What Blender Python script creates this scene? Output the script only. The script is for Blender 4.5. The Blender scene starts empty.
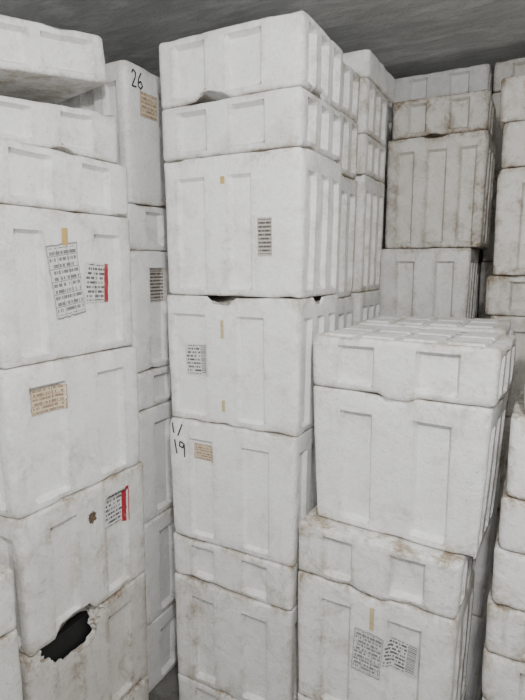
import bpy, bmesh, math, random
from mathutils import Vector, Matrix, noise
random.seed(7)
EYE=1.76
COL=bpy.context.scene.collection

# ---------------------------------------------------------------- materials
def newmat(name):
    m=bpy.data.materials.new(name); m.use_nodes=True
    nt=m.node_tree; b=nt.nodes["Principled BSDF"]
    return m,nt,b
def N(nt,t,**kw):
    n=nt.nodes.new(t)
    for k,v in kw.items(): setattr(n,k,v)
    return n
def math_(nt,op,a,b=None,c=None,clamp=False):
    n=nt.nodes.new("ShaderNodeMath"); n.operation=op; n.use_clamp=clamp
    for i,v in enumerate((a,b,c)):
        if v is None: continue
        if isinstance(v,(int,float)): n.inputs[i].default_value=v
        else: nt.links.new(v,n.inputs[i])
    return n.outputs[0]
def mixc(nt,f,a,b,blend='MIX'):
    n=nt.nodes.new("ShaderNodeMix"); n.data_type='RGBA'; n.blend_type=blend
    for i,v in ((0,f),(6,a),(7,b)):
        if isinstance(v,(int,float)): n.inputs[i].default_value=v
        elif isinstance(v,tuple): n.inputs[i].default_value=(*v,1)
        else: nt.links.new(v,n.inputs[i])
    return n.outputs[2]
def noise_(nt,vec,scale,detail=4,rough=.6,dist=0):
    n=nt.nodes.new("ShaderNodeTexNoise"); n.inputs['Scale'].default_value=scale
    n.inputs['Detail'].default_value=detail; n.inputs['Roughness'].default_value=rough
    n.inputs['Distortion'].default_value=dist
    nt.links.new(vec,n.inputs['Vector']); return n.outputs['Fac']
def ramp(nt,v,a,b):
    n=nt.nodes.new("ShaderNodeMapRange"); n.interpolation_type='SMOOTHSTEP'
    n.inputs['From Min'].default_value=a; n.inputs['From Max'].default_value=b
    nt.links.new(v,n.inputs['Value']); return n.outputs['Result']

def foam_material(name,base,dirtcol,k,extra):
    m,nt,b=newmat(name)
    g=N(nt,"ShaderNodeNewGeometry"); pos=g.outputs['Position']
    at=N(nt,"ShaderNodeAttribute",attribute_name="grime").outputs['Fac']
    mp=N(nt,"ShaderNodeMapping"); mp.inputs['Scale'].default_value=(1,1,.14); nt.links.new(pos,mp.inputs['Vector'])
    big=noise_(nt,pos,2.9,3,.6)
    mid=noise_(nt,pos,12,5,.7,.5)
    fine=noise_(nt,pos,80,3,.75)
    drip=noise_(nt,mp.outputs[0],24,3,.65)
    blot=math_(nt,'MULTIPLY',ramp(nt,mid,.48,.74),ramp(nt,big,.42,.64))
    rim=math_(nt,'MULTIPLY',at,ramp(nt,mid,.36,.62))
    drips=math_(nt,'MULTIPLY',ramp(nt,drip,.56,.78),ramp(nt,big,.44,.60))
    d=math_(nt,'ADD',math_(nt,'MULTIPLY',blot,.40*k+extra),math_(nt,'MULTIPLY',rim,.72*k+extra))
    d=math_(nt,'ADD',d,math_(nt,'MULTIPLY',drips,.28*k+extra),clamp=True)
    gr=ramp(nt,fine,.30,.68)
    d=math_(nt,'MULTIPLY',d,math_(nt,'ADD',.55,math_(nt,'MULTIPLY',gr,.6)),clamp=True)
    oi=N(nt,"ShaderNodeObjectInfo").outputs['Random']
    shade=math_(nt,'ADD',.90,math_(nt,'MULTIPLY',oi,.10))
    shade=math_(nt,'MULTIPLY',shade,math_(nt,'SUBTRACT',1.0,math_(nt,'MULTIPLY',gr,.07)))
    c0=N(nt,"ShaderNodeVectorMath",operation='SCALE'); c0.inputs[0].default_value=base; nt.links.new(shade,c0.inputs['Scale'])
    c=mixc(nt,math_(nt,'MULTIPLY',ramp(nt,mid,.45,.70),.12*k),c0.outputs[0],(.50,.48,.45))
    c=mixc(nt,d,c,dirtcol)
    spk=ramp(nt,noise_(nt,pos,115,1,.5),.67,.78)
    c=mixc(nt,math_(nt,'MULTIPLY',spk,.20*k+extra),c,(.24,.20,.16))
    vo=N(nt,"ShaderNodeTexVoronoi"); vo.feature='DISTANCE_TO_EDGE'; vo.inputs['Scale'].default_value=8
    mp2=N(nt,"ShaderNodeVectorMath",operation='ADD'); nt.links.new(pos,mp2.inputs[0])
    nn=N(nt,"ShaderNodeTexNoise"); nn.inputs['Scale'].default_value=6; nn.inputs['Detail'].default_value=2; nt.links.new(pos,nn.inputs['Vector'])
    nt.links.new(nn.outputs['Color'],mp2.inputs[1]); nt.links.new(mp2.outputs[0],vo.inputs['Vector'])
    line=math_(nt,'SUBTRACT',1,ramp(nt,vo.outputs['Distance'],0,.02))
    line=math_(nt,'MULTIPLY',line,ramp(nt,drip,.52,.64))
    c=mixc(nt,math_(nt,'MULTIPLY',line,.32*k),c,(.36,.31,.25))
    nt.links.new(c,b.inputs['Base Color'])
    b.inputs['Roughness'].default_value=.6; b.inputs['Specular IOR Level'].default_value=.3
    hgt=math_(nt,'ADD',math_(nt,'MULTIPLY',fine,.6),math_(nt,'MULTIPLY',mid,1.3))
    hgt=math_(nt,'SUBTRACT',hgt,math_(nt,'MULTIPLY',spk,.3))
    bp=N(nt,"ShaderNodeBump"); bp.inputs['Strength'].default_value=.7; bp.inputs['Distance'].default_value=.006
    nt.links.new(hgt,bp.inputs['Height']); nt.links.new(bp.outputs[0],b.inputs['Normal'])
    return m
FOAM=foam_material("foam_white",(.935,.935,.93),(.40,.33,.24),.85,0)
FOAMM=foam_material("foam_worn",(.905,.90,.88),(.37,.295,.21),1.25,.015)
FOAMD=foam_material("foam_dirty",(.78,.755,.71),(.27,.205,.14),1.45,.12)

def concrete(name,c1,c2,c3,scale=1):
    m,nt,b=newmat(name)
    pos=N(nt,"ShaderNodeNewGeometry").outputs['Position']
    mp=N(nt,"ShaderNodeMapping"); mp.inputs['Rotation'].default_value=(0,0,.5); mp.inputs['Scale'].default_value=(1,3.2,1); nt.links.new(pos,mp.inputs['Vector'])
    a=noise_(nt,pos,1.6*scale,5,.65,.4); s=noise_(nt,mp.outputs[0],3*scale,6,.7,.8); f=noise_(nt,pos,60,3,.7)
    c=mixc(nt,ramp(nt,a,.3,.7),c1,c2)
    c=mixc(nt,math_(nt,'MULTIPLY',ramp(nt,s,.42,.68),.8),c,c3)
    c=mixc(nt,math_(nt,'MULTIPLY',ramp(nt,f,.5,.75),.3),c,(.28,.28,.27))
    nt.links.new(c,b.inputs['Base Color']); b.inputs['Roughness'].default_value=.85
    bp=N(nt,"ShaderNodeBump"); bp.inputs['Strength'].default_value=.5; bp.inputs['Distance'].default_value=.010
    nt.links.new(math_(nt,'ADD',s,math_(nt,'MULTIPLY',f,.3)),bp.inputs['Height']); nt.links.new(bp.outputs[0],b.inputs['Normal'])
    return m
CEIL=concrete("ceiling_concrete",(.52,.53,.525),(.68,.69,.685),(.90,.905,.90))
WALL=concrete("wall_concrete",(.30,.30,.29),(.38,.38,.37),(.45,.45,.44))
FLOORM=concrete("floor_concrete",(.10,.097,.09),(.14,.135,.13),(.19,.18,.17))

def flat(name,col,rough=.6):
    m,nt,b=newmat(name)
    pos=N(nt,"ShaderNodeNewGeometry").outputs['Position']
    c=mixc(nt,ramp(nt,noise_(nt,pos,40,3),.3,.8),col,tuple(x*.8 for x in col))
    nt.links.new(c,b.inputs['Base Color']); b.inputs['Roughness'].default_value=rough
    return m
INK=flat("ink_black",(.015,.015,.02)); TAPE=flat("tape_yellow",(.60,.42,.14)); TAPEP=flat("tape_pale",(.62,.50,.30))
BLACK=flat("matte_black",(.010,.010,.011)); METAL=flat("rig_metal",(.6,.6,.6),.4)
BROWN=flat("stain_brown",(.15,.10,.065),.8)

def label_mat(name,kind):
    m,nt,b=newmat(name)
    uv=N(nt,"ShaderNodeUVMap").outputs[0]
    sp=N(nt,"ShaderNodeSeparateXYZ"); nt.links.new(uv,sp.inputs[0]); u,v=sp.outputs[0],sp.outputs[1]
    rows={'form':12,'text':9,'red':9,'stamp':6,'smear':10}[kind]
    fv=math_(nt,'FRACT',math_(nt,'MULTIPLY',v,rows))
    rowi=math_(nt,'FLOOR',math_(nt,'MULTIPLY',v,rows))
    cb=N(nt,"ShaderNodeCombineXYZ"); nt.links.new(math_(nt,'MULTIPLY',u,20),cb.inputs[0]); nt.links.new(math_(nt,'MULTIPLY',rowi,3.7),cb.inputs[1])
    tn=noise_(nt,cb.outputs[0],1,1,.5)
    txt=math_(nt,'MULTIPLY',math_(nt,'LESS_THAN',math_(nt,'ABSOLUTE',math_(nt,'SUBTRACT',fv,.5)),.27),math_(nt,'GREATER_THAN',tn,.45 if kind!='smear' else .36))
    inside=math_(nt,'MULTIPLY',math_(nt,'LESS_THAN',math_(nt,'ABSOLUTE',math_(nt,'SUBTRACT',u,.5)),.44),math_(nt,'LESS_THAN',math_(nt,'ABSOLUTE',math_(nt,'SUBTRACT',v,.5)),.45))
    txt=math_(nt,'MULTIPLY',txt,inside)
    paper=(.70,.695,.67); ink=(.05,.05,.06); k=.92
    if kind=='stamp': paper=(.66,.56,.42); ink=(.22,.11,.05)
    if kind=='smear': k=.92; ink=(.06,.045,.045); paper=(.50,.46,.42)
    if kind in('form','stamp'):
        lv=math_(nt,'LESS_THAN',math_(nt,'FRACT',math_(nt,'MULTIPLY',v,rows/2)),.07)
        lu=math_(nt,'LESS_THAN',math_(nt,'FRACT',math_(nt,'ADD',math_(nt,'MULTIPLY',u,3),.05)),.05)
        bd=math_(nt,'GREATER_THAN',math_(nt,'MAXIMUM',math_(nt,'ABSOLUTE',math_(nt,'SUBTRACT',u,.5)),math_(nt,'ABSOLUTE',math_(nt,'SUBTRACT',v,.5))),.475)
        txt=math_(nt,'MAXIMUM',math_(nt,'MULTIPLY',txt,.85),math_(nt,'MULTIPLY',math_(nt,'MAXIMUM',math_(nt,'MAXIMUM',lv,lu),bd),.75))
    if kind=='text' :
        bc=N(nt,"ShaderNodeTexNoise"); bc.noise_dimensions='1D'; bc.inputs['Scale'].default_value=40; nt.links.new(v,bc.inputs['W'])
        bar=math_(nt,'MULTIPLY',math_(nt,'GREATER_THAN',bc.outputs['Fac'],.5),math_(nt,'LESS_THAN',math_(nt,'ABSOLUTE',math_(nt,'SUBTRACT',u,.76)),.12))
        txt=math_(nt,'MAXIMUM',math_(nt,'MULTIPLY',txt,math_(nt,'LESS_THAN',u,.62)),math_(nt,'MULTIPLY',bar,inside))
    pos=N(nt,"ShaderNodeNewGeometry").outputs['Position']
    c=mixc(nt,math_(nt,'MULTIPLY',txt,k),paper,ink)
    if kind=='red': c=mixc(nt,math_(nt,'GREATER_THAN',u,.85),c,(.36,.02,.035))
    wear=ramp(nt,noise_(nt,pos,38,4,.7),.5,.74)
    c=mixc(nt,math_(nt,'MULTIPLY',wear,.3),c,(.60,.55,.47))
    nt.links.new(c,b.inputs['Base Color']); b.inputs['Roughness'].default_value=.5
    return m
LAB={k:label_mat("label_"+k,k) for k in('form','text','red','stamp','smear')}

# ---------------------------------------------------------------- foam box builder
def clampf(x): return 0 if x<0 else 1 if x>1 else x
class Foam: pass
def fill(vals,step,lo,hi):
    vs=sorted(set([round(v,5) for v in vals if lo<=v<=hi]+[lo,hi])); out=[vs[0]]
    for a,b in zip(vs,vs[1:]):
        n=max(1,math.ceil((b-a)/step)); out+= [a+(b-a)*i/n for i in range(1,n+1)]
    return out
SHORT=((.12,.30),(.41,.59),(.70,.88))
MATS=[FOAM,FOAMD,FOAMM]
def foam(x0,x1,y0,y1,z0,z1,kind='box',rot=None,tilt=0,dirty=0,wedge=0,pads=False,tabtop=0,tabbot=0,tab=(.38,.62),
         panels=((.19,.38),(.61,.81)),short=SHORT,taper=None,jit=True,chip=1.0,depth=None):
    B=Foam(); w=x1-x0; d=y1-y0; h=z1-z0-.0015
    seed=Vector((random.uniform(0,50),random.uniform(0,50),random.uniform(0,50)))
    rc=.024; re=.008 if kind=='box' else .011; e=.010
    tp=taper if taper is not None else (.006 if kind=='box' else .003)
    dep=depth if depth else (.022 if kind=='box' else .022)
    if kind=='box': zlo,zhi=.022,h-.062
    elif kind=='flat': zlo,zhi=2,3
    else: zlo,zhi=.018,h-.022
    L=[w,d,w,d]
    pan=[panels if L[k]>=max(w,d)-1e-6 else short for k in range(4)]
    def basept(k,m):
        return [(-w/2+m,-d/2),(w/2,-d/2+m),(w/2-m,d/2),(-w/2,d/2-m)][k]
    NR=[(0,-1),(1,0),(0,1),(-1,0)]
    def recess(k,m,z):
        r=0
        for a,b in pan[k]:
            fs=clampf((m-a*L[k])/e)*clampf((b*L[k]-m)/e)
            fz=clampf((z-zlo)/e)*clampf((zhi-z)/e)
            r=max(r,fs*fz)
        return r*dep
    def T(k,m):
        s=m/L[k]; return clampf((s-tab[0])/.05)*clampf((tab[1]-s)/.05)
    def local(k,m,z,bx,by,nx,ny):
        ins=recess(k,m,z)+tp*(1-z/h)
        if z<re: ins+=re-math.sqrt(max(0,re*re-(re-z)**2))
        if z>h-re: ins+=re-math.sqrt(max(0,re*re-(z-h+re)**2))
        p=Vector((bx,by,z))
        n1=noise.noise(p*5+seed); n2=noise.noise(p*19+seed)
        ins+=-.0024*n1-.0014*n2+.002
        rim=math.exp(-min(z,h-z)/.014)
        n3=noise.noise(Vector((bx*16,by*16,z*10))+seed*1.3)
        ins+=rim*max(0,n3-.14)*.028*chip
        t=T(k,m)
        zz=z+tabbot*t*max(0,1-z/.06)+tabtop*t*max(0,1-(h-z)/.06)
        if z>h*.8: zz-=max(0,noise.noise(Vector((bx*10,by*10,3))+seed)-.22)*.020*chip*rim
        elif z<h*.2: zz+=max(0,noise.noise(Vector((bx*11,by*11,9))+seed)-.27)*.024*chip*rim
        if wedge: zz*=1-wedge*(.5-by/d)
        return Vector((bx-nx*ins,by-ny*ins,zz)), rim
    per=[]
    for k in range(4):
        br=[]
        for a,b in pan[k]: br+=[a*L[k],a*L[k]+e,b*L[k]-e,b*L[k]]
        if tabtop or tabbot: br+=[tab[0]*L[k],(tab[0]+.05)*L[k],(tab[1]-.05)*L[k],tab[1]*L[k]]
        for m in fill(br,.024,rc,L[k]-rc):
            bx,by=basept(k,m); per.append((k,m,bx,by,*NR[k]))
        cx,cy=[(w/2-rc,-d/2+rc),(w/2-rc,d/2-rc),(-w/2+rc,d/2-rc),(-w/2+rc,-d/2+rc)][k]
        a0=[-90,0,90,180][k]
        for i in range(1,4):
            a=math.radians(a0+90*i/4); nx,ny=math.cos(a),math.sin(a)
            per.append((k,L[k]-rc*.5,cx+rc*nx,cy+rc*ny,nx,ny))
    zs=fill([re*.12,re*.45,re,h-re,h-re*.45,h-re*.12]+([zlo,zlo+e,zhi-e,zhi] if kind!='flat' else []),.027,0,h)
    bm=bmesh.new(); gl=bm.verts.layers.float.new("grime")
    rings=[]
    for z in zs:
        ring=[]
        for (k,m,bx,by,nx,ny) in per:
            p,rim=local(k,m,z,bx,by,nx,ny)
            v=bm.verts.new(p)
            cd=min(m,L[k]-m); cor=math.exp(-cd/.022)
            ed=0
            if kind!='flat':
                for a,b in pan[k]:
                    if zlo-.01<z<zhi+.01: ed=max(ed,math.exp(-min(abs(m-a*L[k]),abs(m-b*L[k]))/.008))
            v[gl]=min(1,.85*rim+.65*cor+.40*ed+.08)
            ring.append(v)
        rings.append(ring)
    n=len(per)
    for a,b in zip(rings,rings[1:]):
        for i in range(n):
            f=bm.faces.new((a[i],a[(i+1)%n],b[(i+1)%n],b[i])); f.smooth=True
    bm.faces.new(list(reversed(rings[0]))); bm.faces.new(rings[-1])
    if pads:
        nx_=4; px=(w-.05)/nx_
        for r,(ya,yb) in enumerate(((-d/2+.035,-.010),(.010,d/2-.03))):
            for i in range(nx_):
                xa=-w/2+.03+i*px; xb=xa+px-.022
                t=.006; ztop=h-.001
                lo=[bm.verts.new((x,y,ztop-.002)) for x,y in((xa,ya),(xb,ya),(xb,yb),(xa,yb))]
                hi=[bm.verts.new((x,y,ztop+t)) for x,y in((xa+.005,ya+.005),(xb-.005,ya+.005),(xb-.005,yb-.005),(xa+.005,yb-.005))]
                for v in lo: v[gl]=1
                for v in hi: v[gl]=.3
                for j in range(4): bm.faces.new((lo[j],lo[(j+1)%4],hi[(j+1)%4],hi[j]))
                bm.faces.new(hi)
    me=bpy.data.meshes.new("foam"); bm.to_mesh(me); bm.free()
    me.set_sharp_from_angle(angle=math.radians(32))
    me.materials.append(MATS[dirty])
    name="styrofoam_box" if kind=='box' else "styrofoam_lid"
    o=bpy.data.objects.new(name,me); COL.objects.link(o)
    if rot is None: rot=random.uniform(-.8,.8)
    jx,jy=(random.uniform(-.004,.004),random.uniform(-.004,.004)) if jit else (0,0)
    o.location=((x0+x1)/2+jx,(y0+y1)/2+jy,z0+EYE+.0005)
    o.rotation_euler=(math.radians(tilt),0,math.radians(rot))
    B.o=o;B.L=L;B.h=h;B.basept=basept;B.NR=NR;B.local=local
    return B
def base(x0,x1,y0,y1,ztop,**kw):
    z=ztop
    while z+EYE>.02:
        r=z+EYE
        if r>.62: hh=.44; k='box'
        elif r>.5: hh=r-.16; k='box'
        elif r>.25: hh=r; k='box'
        else: hh=r; k='lid'
        foam(x0,x1,y0,y1,z-hh,z,k,**kw); z-=hh+.001

def surf(B,k,m,z,off):
    bx,by=B.basept(k,m); nx,ny=B.NR[k]
    p,_=B.local(k,m,z,bx,by,nx,ny)
    return Vector((p.x+nx*off,p.y+ny*off,p.z))
def attach(B,me,name,mat):
    me.materials.append(mat); o=bpy.data.objects.new(name,me); COL.objects.link(o); o.parent=B.o; return o
def label(B,k,m,z,w,h,kind,ang=0,off=.0025,mat=None,name="paper_label",ragged=0):
    n=12; bm=bmesh.new(); uvl=bm.loops.layers.uv.new("UVMap"); ca,sa=math.cos(math.radians(ang)),math.sin(math.radians(ang)); g=[]
    for j in range(n+1):
        row=[]
        for i in range(n+1):
            a=(i/n-.5)*w; b=(j/n-.5)*h
            if ragged:
                r=1-ragged*abs(noise.noise(Vector((i*.6,j*.6,m*40))))
                q=math.hypot(i/n-.5,j/n-.5)*2; sc=(1/max(1,q*1.1))*r; a*=sc;b*=sc
            elif not mat:
                if i in(0,n): a*=1-.05*noise.noise(Vector((j*.9,m*31,i)))-.03
                if j in(0,n): b*=1-.05*noise.noise(Vector((i*.9,m*17,j)))-.03
            mm=min(max(m+a*ca-b*sa,.03),B.L[k]-.03); zz=min(max(z+a*sa+b*ca,.012),B.h-.012)
            lift=.006*max(0,(i+j)/n-1.75)*4 if not mat and kind=='form' else 0
            row.append((bm.verts.new(surf(B,k,mm,zz,off+lift)),i/n,j/n))
        g.append(row)
    for j in range(n):
        for i in range(n):
            q=(g[j][i],g[j][i+1],g[j+1][i+1],g[j+1][i]); f=bm.faces.new([x[0] for x in q]); f.smooth=True
            for l,x in zip(f.loops,q): l[uvl].uv=(x[1],x[2])
    me=bpy.data.meshes.new(name); bm.to_mesh(me); bm.free()
    return attach(B,me,name,mat or LAB[kind])
def strokes(B,k,m0,z0,lines,width=.005,sc=1,ang=0,name="marker_writing"):
    ca,sa=math.cos(math.radians(ang)),math.sin(math.radians(ang))
    bm=bmesh.new()
    for ln in lines:
        pts=[]
        for a,b in zip(ln,ln[1:]):
            for i in range(4): pts.append((a[0]+(b[0]-a[0])*i/4,a[1]+(b[1]-a[1])*i/4))
        pts.append(ln[-1]); prev=None
        pts=[((x*ca-y*sa)*sc,(x*sa+y*ca)*sc) for x,y in pts]
        for i,p in enumerate(pts):
            q=pts[min(i+1,len(pts)-1)]; r=pts[max(i-1,0)]
            dx,dy=q[0]-r[0],q[1]-r[1]; l=math.hypot(dx,dy) or 1
            nx,ny=-dy/l*width/2,dx/l*width/2
            A=bm.verts.new(surf(B,k,m0+p[0]+nx,z0+p[1]+ny,.0022)); C=bm.verts.new(surf(B,k,m0+p[0]-nx,z0+p[1]-ny,.0022))
            if prev: bm.faces.new((prev[0],prev[1],C,A))
            prev=(A,C)
    me=bpy.data.meshes.new(name); bm.to_mesh(me); bm.free(); return attach(B,me,name,INK)

# ---------------------------------------------------------------- room
def plane_box(name,lo,hi,mat):
    bm=bmesh.new(); bmesh.ops.create_cube(bm,size=1)
    for v in bm.verts:
        v.co=Vector([lo[i]+(v.co[i]+.5)*(hi[i]-lo[i]) for i in range(3)])
    me=bpy.data.meshes.new(name); bm.to_mesh(me); bm.free(); me.materials.append(mat)
    o=bpy.data.objects.new(name,me); COL.objects.link(o); return o
XL,XR,YB,YF,ZC=-2.4,1.3,3.95,-1.9,EYE+1.13
plane_box("floor",(XL-.1,YF,-.1),(XR+.1,YB+.1,0),FLOORM)
plane_box("ceiling",(XL-.1,YF,ZC),(XR+.1,YB+.1,ZC+.1),CEIL)
plane_box("wall_back",(XL,YB,0),(XR,YB+.1,ZC),WALL)
plane_box("wall_left",(XL-.1,YF,0),(XL,YB,ZC),WALL)
plane_box("wall_right",(XR,YF,0),(XR+.1,YB,ZC),WALL)

# ---------------------------------------------------------------- stacks
# centre stack
cx0,cx1,cy0,cy1=-1.188,-.657,1.465,1.815
foam(cx0+.004,cx1+.000,cy0-.006,cy1,.512,.714,'lid',rot=.6,tabbot=.016,tab=(.28,.52),panels=((.12,.36),(.50,.74)))
foam(cx0+.008,cx1+.004,cy0-.004,cy1,.345,.511,'lid',rot=-.3,panels=((.14,.36),(.52,.76)))
b1=foam(cx0+.004,cx1,cy0,cy1,-.102,.344,'box',rot=.2,panels=((.12,.33),(.50,.66)),depth=.014)
label(b1,0,.396,.188,.052,.12,'smear'); label(b1,0,.245,.368,.016,.022,None,mat=TAPE,name="tape")
b2=foam(cx0,cx1-.004,cy0,cy1,-.547,-.103,'box',rot=-.4,tabtop=-.024,tab=(.34,.56),panels=((.06,.33),(.56,.76)),depth=.014)
label(b2,0,.130,.220,.105,.115,'text',ang=3); label(b2,0,.243,.335,.012,.06,None,mat=TAPEP,name="tape"); label(b2,0,.243,.07,.013,.04,None,mat=TAPEP,name="tape")
b3=foam(cx0+.000,cx1-.014,cy0,cy1,-1.003,-.548,'box',rot=.3,depth=.014)
label(b3,0,.155,.343,.09,.06,'stamp')
strokes(b3,0,.052,.375,[[(-.022,.055),(-.016,.022)],[(.016,.055),(-.002,.015)],[(-.014,.002),(-.008,-.045)],[(.020,-.008),(.006,-.002),(.004,-.018),(.016,-.022),(.022,-.008),(.022,-.052)]],.0055,1.15)
foam(cx0,cx1-.018,cy0,cy1,-1.168,-1.004,'lid',rot=-.2,dirty=2)
base(cx0+.002,cx1-.022,cy0,cy1,-1.169,rot=.4,dirty=2)
# second & third behind
for (z0,z1,k) in ((.567,.75,'lid'),(.345,.566,'lid'),(-.13,.344,'box')): foam(-1.24,-.72,1.835,2.175,z0,z1,k,jit=False,rot=0,dirty=2)
base(-1.24,-.72,1.835,2.175,-.131,jit=False,rot=0)
for (z0,z1,k) in ((.54,.755,'lid'),(.377,.539,'lid'),(-.117,.376,'box')): foam(-1.23,-.705,2.20,2.53,z0,z1,k,jit=False,rot=0,dirty=2)
base(-1.23,-.705,2.20,2.53,-.118,jit=False,rot=0)
foam(-1.23,-.70,2.20,2.63,.757,.862,'flat',jit=False,rot=0)
# left row (faces the aisle)
ax0,ax1,ay0,ay1=-1.64,-1.273,.89,1.424
foam(-1.72,-1.35,.895,1.42,.55,.690,'lid',rot=-13,tilt=7,jit=False,panels=((.1,.22),(.30,.50),(.58,.90)),chip=1.6)
foam(-1.66,-1.29,.88,1.39,.331,.488,'lid',rot=-4,wedge=.36,jit=False,panels=((.14,.36),(.55,.78)),chip=1.6)
foam(ax0,ax1,ay0,ay1-.004,.161,.33,'lid',rot=.4,panels=((.12,.38),(.6,.82)))
a2=foam(ax0,ax1,ay0,ay1,-.282,.16,'box',rot=.3,panels=((.12,.30),(.66,.88)))
label(a2,1,.235,.235,.115,.225,'form',ang=8); label(a2,1,.365,.225,.125,.13,'red',ang=-3,off=.004)
label(a2,1,.235,.365,.022,.05,None,mat=TAPE,name="tape",off=.004)
a3=foam(ax0,ax1+.003,ay0,ay1+.004,-.723,-.283,'box',rot=-.5,panels=((.14,.38),(.62,.84))); label(a3,1,.15,.325,.115,.08,'stamp')
a4=foam(ax0,ax1+.004,ay0,ay1+.008,-1.162,-.724,'box',rot=.6,tabbot=.035,tab=(.18,.50),dirty=2); label(a4,1,.38,.315,.13,.14,'red')
label(a4,1,.27,.335,.045,.055,None,mat=BROWN,name="stain",ragged=1.4)
a5=foam(ax0,ax1,ay0,ay1+.008,-1.605,-1.163,'box',rot=-.2,dirty=1)
base(ax0,ax1,ay0,ay1,-1.606,rot=0,dirty=1)
dz=EYE-1.605
def boolean(o,cut):
    md=o.modifiers.new("b",'BOOLEAN'); md.operation='DIFFERENCE'; md.object=cut; md.solver='EXACT'
    dg=bpy.context.evaluated_depsgraph_get(); me=bpy.data.meshes.new_from_object(o.evaluated_get(dg))
    o.modifiers.clear(); o.data=me; bpy.data.objects.remove(cut)
cav=plane_box("cav",(-1.60,.93,.05+dz),(-1.305,1.37,.415+dz),BLACK); boolean(a5.o,cav)
bm=bmesh.new(); bmesh.ops.create_icosphere(bm,subdivisions=5,radius=1)
for v in bm.verts:
    r=1+.32*noise.noise(v.co*2.0+Vector((3,1,7)))+.14*noise.noise(v.co*8)
    v.co=Vector((-1.27+v.co.x*.08*r,1.065+v.co.y*.125*r,.430+dz+v.co.z*.10*r))
me=bpy.data.meshes.new("cut"); bm.to_mesh(me); bm.free(); cut=bpy.data.objects.new("cut",me); COL.objects.link(cut); boolean(a5.o,cut)
ln=plane_box("hole_shade_block",(-1.595,.935,.055+dz),(-1.318,1.365,.412+dz),BLACK)  # black block added so the hole reads as deep shade
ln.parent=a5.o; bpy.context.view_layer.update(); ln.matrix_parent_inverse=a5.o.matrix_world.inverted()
# nearer left low stack
foam(-1.61,-1.245,.33,.868,-1.02,-.836,'lid',dirty=2); base(-1.61,-1.245,.33,.868,-1.021,dirty=2)
# "26" stack
gx0,gx1,gy0,gy1=-1.69,-1.32,1.45,1.98
g1=foam(gx0,gx1,gy0,gy1,.219,.69,'box',rot=.3,panels=((.34,.48),(.64,.84)))
label(g1,1,.118,.345,.095,.085,'stamp')
strokes(g1,1,.058,.415,[[(-.024,.018),(-.018,.03),(-.006,.024),(-.008,.008),(-.024,-.022),(-.002,-.02)],[(.022,.03),(.008,.008),(.006,-.014),(.018,-.022),(.028,-.010),(.020,.002),(.008,-.004)]],.0055,1.05)
foam(gx0,gx1,gy0,gy1,.054,.218,'lid'); g3=foam(gx0,gx1,gy0,gy1,-.40,.053,'box'); label(g3,1,.16,.32,.08,.13,'smear')
foam(gx0,gx1,gy0,gy1,-.549,-.401,'lid'); foam(gx0,gx1,gy0,gy1,-1.008,-.55,'box'); base(gx0,gx1,gy0,gy1,-1.009)
for (xa,xb,ya,yb) in ((-2.2,-1.75,.33,.84),(-2.2,-1.75,1.42,1.93),(-1.9,-1.38,2.02,2.38),(-1.9,-1.38,2.45,2.82)):
    base(xa,xb,ya,yb,.05,jit=False,rot=0)
# big right stack
mx0,mx1=-.622,-.088; MR=-3.6
foam(mx0-.002,mx1+.008,1.462,1.815,-.372,-.212,'lid',rot=MR,pads=True,tabbot=-.014,tab=(.40,.62),jit=False,panels=((.17,.38),(.60,.82)))
m2=foam(mx0+.002,mx1-.002,1.464,1.812,-.812,-.373,'box',rot=MR,tabtop=-.014,tab=(.40,.62),jit=False,taper=.018,depth=.022)
m3=foam(-.650,-.142,1.425,1.785,-.985,-.813,'lid',rot=-2,tabbot=-.012,jit=False,dirty=2)
m4=foam(-.650,-.144,1.427,1.785,-1.44,-.986,'box',rot=-2,tabtop=-.012,jit=False,dirty=2,depth=.016)
label(m4,0,.250,.255,.095,.15,'form',ang=-4); label(m4,0,.352,.278,.11,.11,'text',ang=-5,off=.004); label(m4,0,.262,.38,.014,.08,None,mat=TAPEP,name="tape")
base(-.645,-.146,1.427,1.785,-1.441,rot=-2,jit=False,dirty=2)
foam(mx0,mx1-.02,1.86,2.21,-.366,-.208,'lid',rot=.5,pads=True,jit=False)
base(mx0,mx1-.02,1.86,2.21,-.367,jit=False,rot=0)
# back right stack
foam(-.735,-.292,2.66,3.03,.60,.775,'lid',dirty=1,rot=.6)
foam(-.745,-.278,2.65,3.03,.082,.599,'box',dirty=1,rot=-.5,tabtop=-.01,panels=((.12,.30),(.42,.62),(.74,.90)))
foam(-.775,-.330,2.65,3.03,-.37,.081,'box',dirty=2,rot=.4,panels=((.22,.42),(.64,.84)))
base(-.775,-.30,2.65,3.03,-.371,rot=0,jit=False)
# furthest row up to the ceiling
for xa,xb,dd in ((-1.42,-.90,0),(-.88,-.36,0),(-.345,.17,1),(.185,.70,1)):
    foam(xa,xb,3.2,3.56,.91,1.06,'lid',dirty=dd,jit=False,rot=0); foam(xa,xb,3.2,3.56,.46,.909,'box',dirty=dd,jit=False,rot=0)
    base(xa,xb,3.2,3.56,.459,jit=False,rot=0,dirty=dd)
# right back column
nx0,nx1=-.235,.28
for (z0,z1,k,dx) in ((.577,.75,'lid',.00),(.397,.576,'lid',.020),(-.044,.396,'box',.012),(-.215,-.045,'lid',-.004)):
    foam(nx0+dx,nx1+dx,2.46,2.82,z0,z1,k,dirty=1,rot=0,jit=False)
base(nx0+.02,nx1+.02,2.46,2.82,-.216,dirty=1,rot=0,jit=False)
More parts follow.
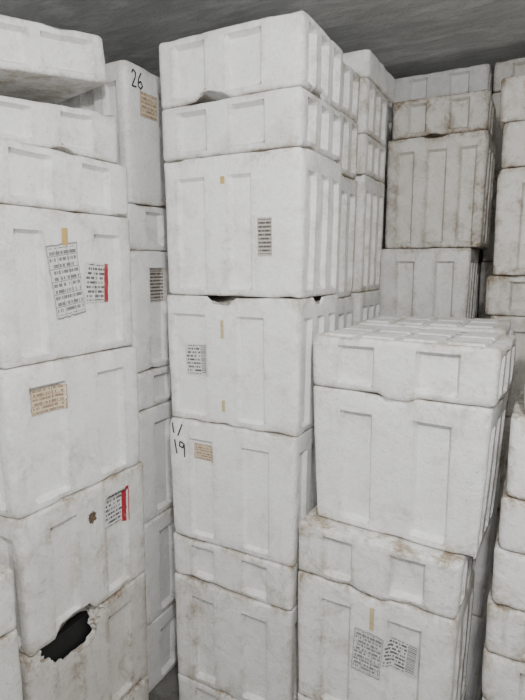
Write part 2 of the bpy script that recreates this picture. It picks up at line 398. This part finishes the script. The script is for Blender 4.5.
# right near column
for (z0,z1,k,dx) in ((-.386,-.12,'box',.032),(-.615,-.387,'lid',.010),(-.765,-.616,'lid',-.000),(-.93,-.766,'lid',-.007),(-1.084,-.931,'lid',-.012),(-1.24,-1.085,'lid',-.014)):
    foam(-.072+dx,.45+dx,1.465,1.825,z0,z1,k,dirty=2,rot=random.uniform(-.5,.3),jit=False,depth=.016)
base(-.08,.44,1.465,1.825,-1.241,rot=0,jit=False)

# ---------------------------------------------------------------- key light added to brighten the stacks, invented fixture (above / behind the photographer)
light_rig=bpy.data.objects.new("added_light_rig",None); COL.objects.link(light_rig); light_rig.location=(.16,-.02,ZC)
def cyl(name,r1,r2,depth,z,mat):
    bm=bmesh.new(); bmesh.ops.create_cone(bm,segments=24,radius1=r1,radius2=r2,depth=depth,cap_ends=True)
    bmesh.ops.translate(bm,verts=bm.verts,vec=(0,0,z)); me=bpy.data.meshes.new(name); bm.to_mesh(me); bm.free(); me.materials.append(mat)
    o=bpy.data.objects.new(name,me); COL.objects.link(o); o.parent=light_rig
cyl("rig_rose",.05,.04,.03,-.015,METAL); cyl("rig_cord",.004,.004,.32,-.18,BLACK); cyl("rig_socket",.022,.018,.06,-.36,METAL)
ld=bpy.data.lights.new("added_key_light",'POINT'); ld.shadow_soft_size=.06; ld.energy=106; ld.color=(1,.99,.97)  # made-up light source hung from the invented fixture
lo=bpy.data.objects.new("added_key_light",ld); COL.objects.link(lo); lo.parent=light_rig; lo.location=(0,0,-.50)
wd=bpy.data.worlds.new("world"); bpy.context.scene.world=wd; wd.use_nodes=True
wd.node_tree.nodes["Background"].inputs[0].default_value=(.97,.985,1,1); wd.node_tree.nodes["Background"].inputs[1].default_value=.8

# ---------------------------------------------------------------- camera
cd=bpy.data.cameras.new("camera"); cam=bpy.data.objects.new("camera",cd); COL.objects.link(cam)
cd.sensor_fit='VERTICAL'; cd.sensor_height=36; cd.sensor_width=27; cd.lens=27; cd.clip_start=.02
cam.location=(0,0,EYE); cam.rotation_euler=(math.radians(90-9.2),0,math.radians(28.4))
bpy.context.scene.camera=cam
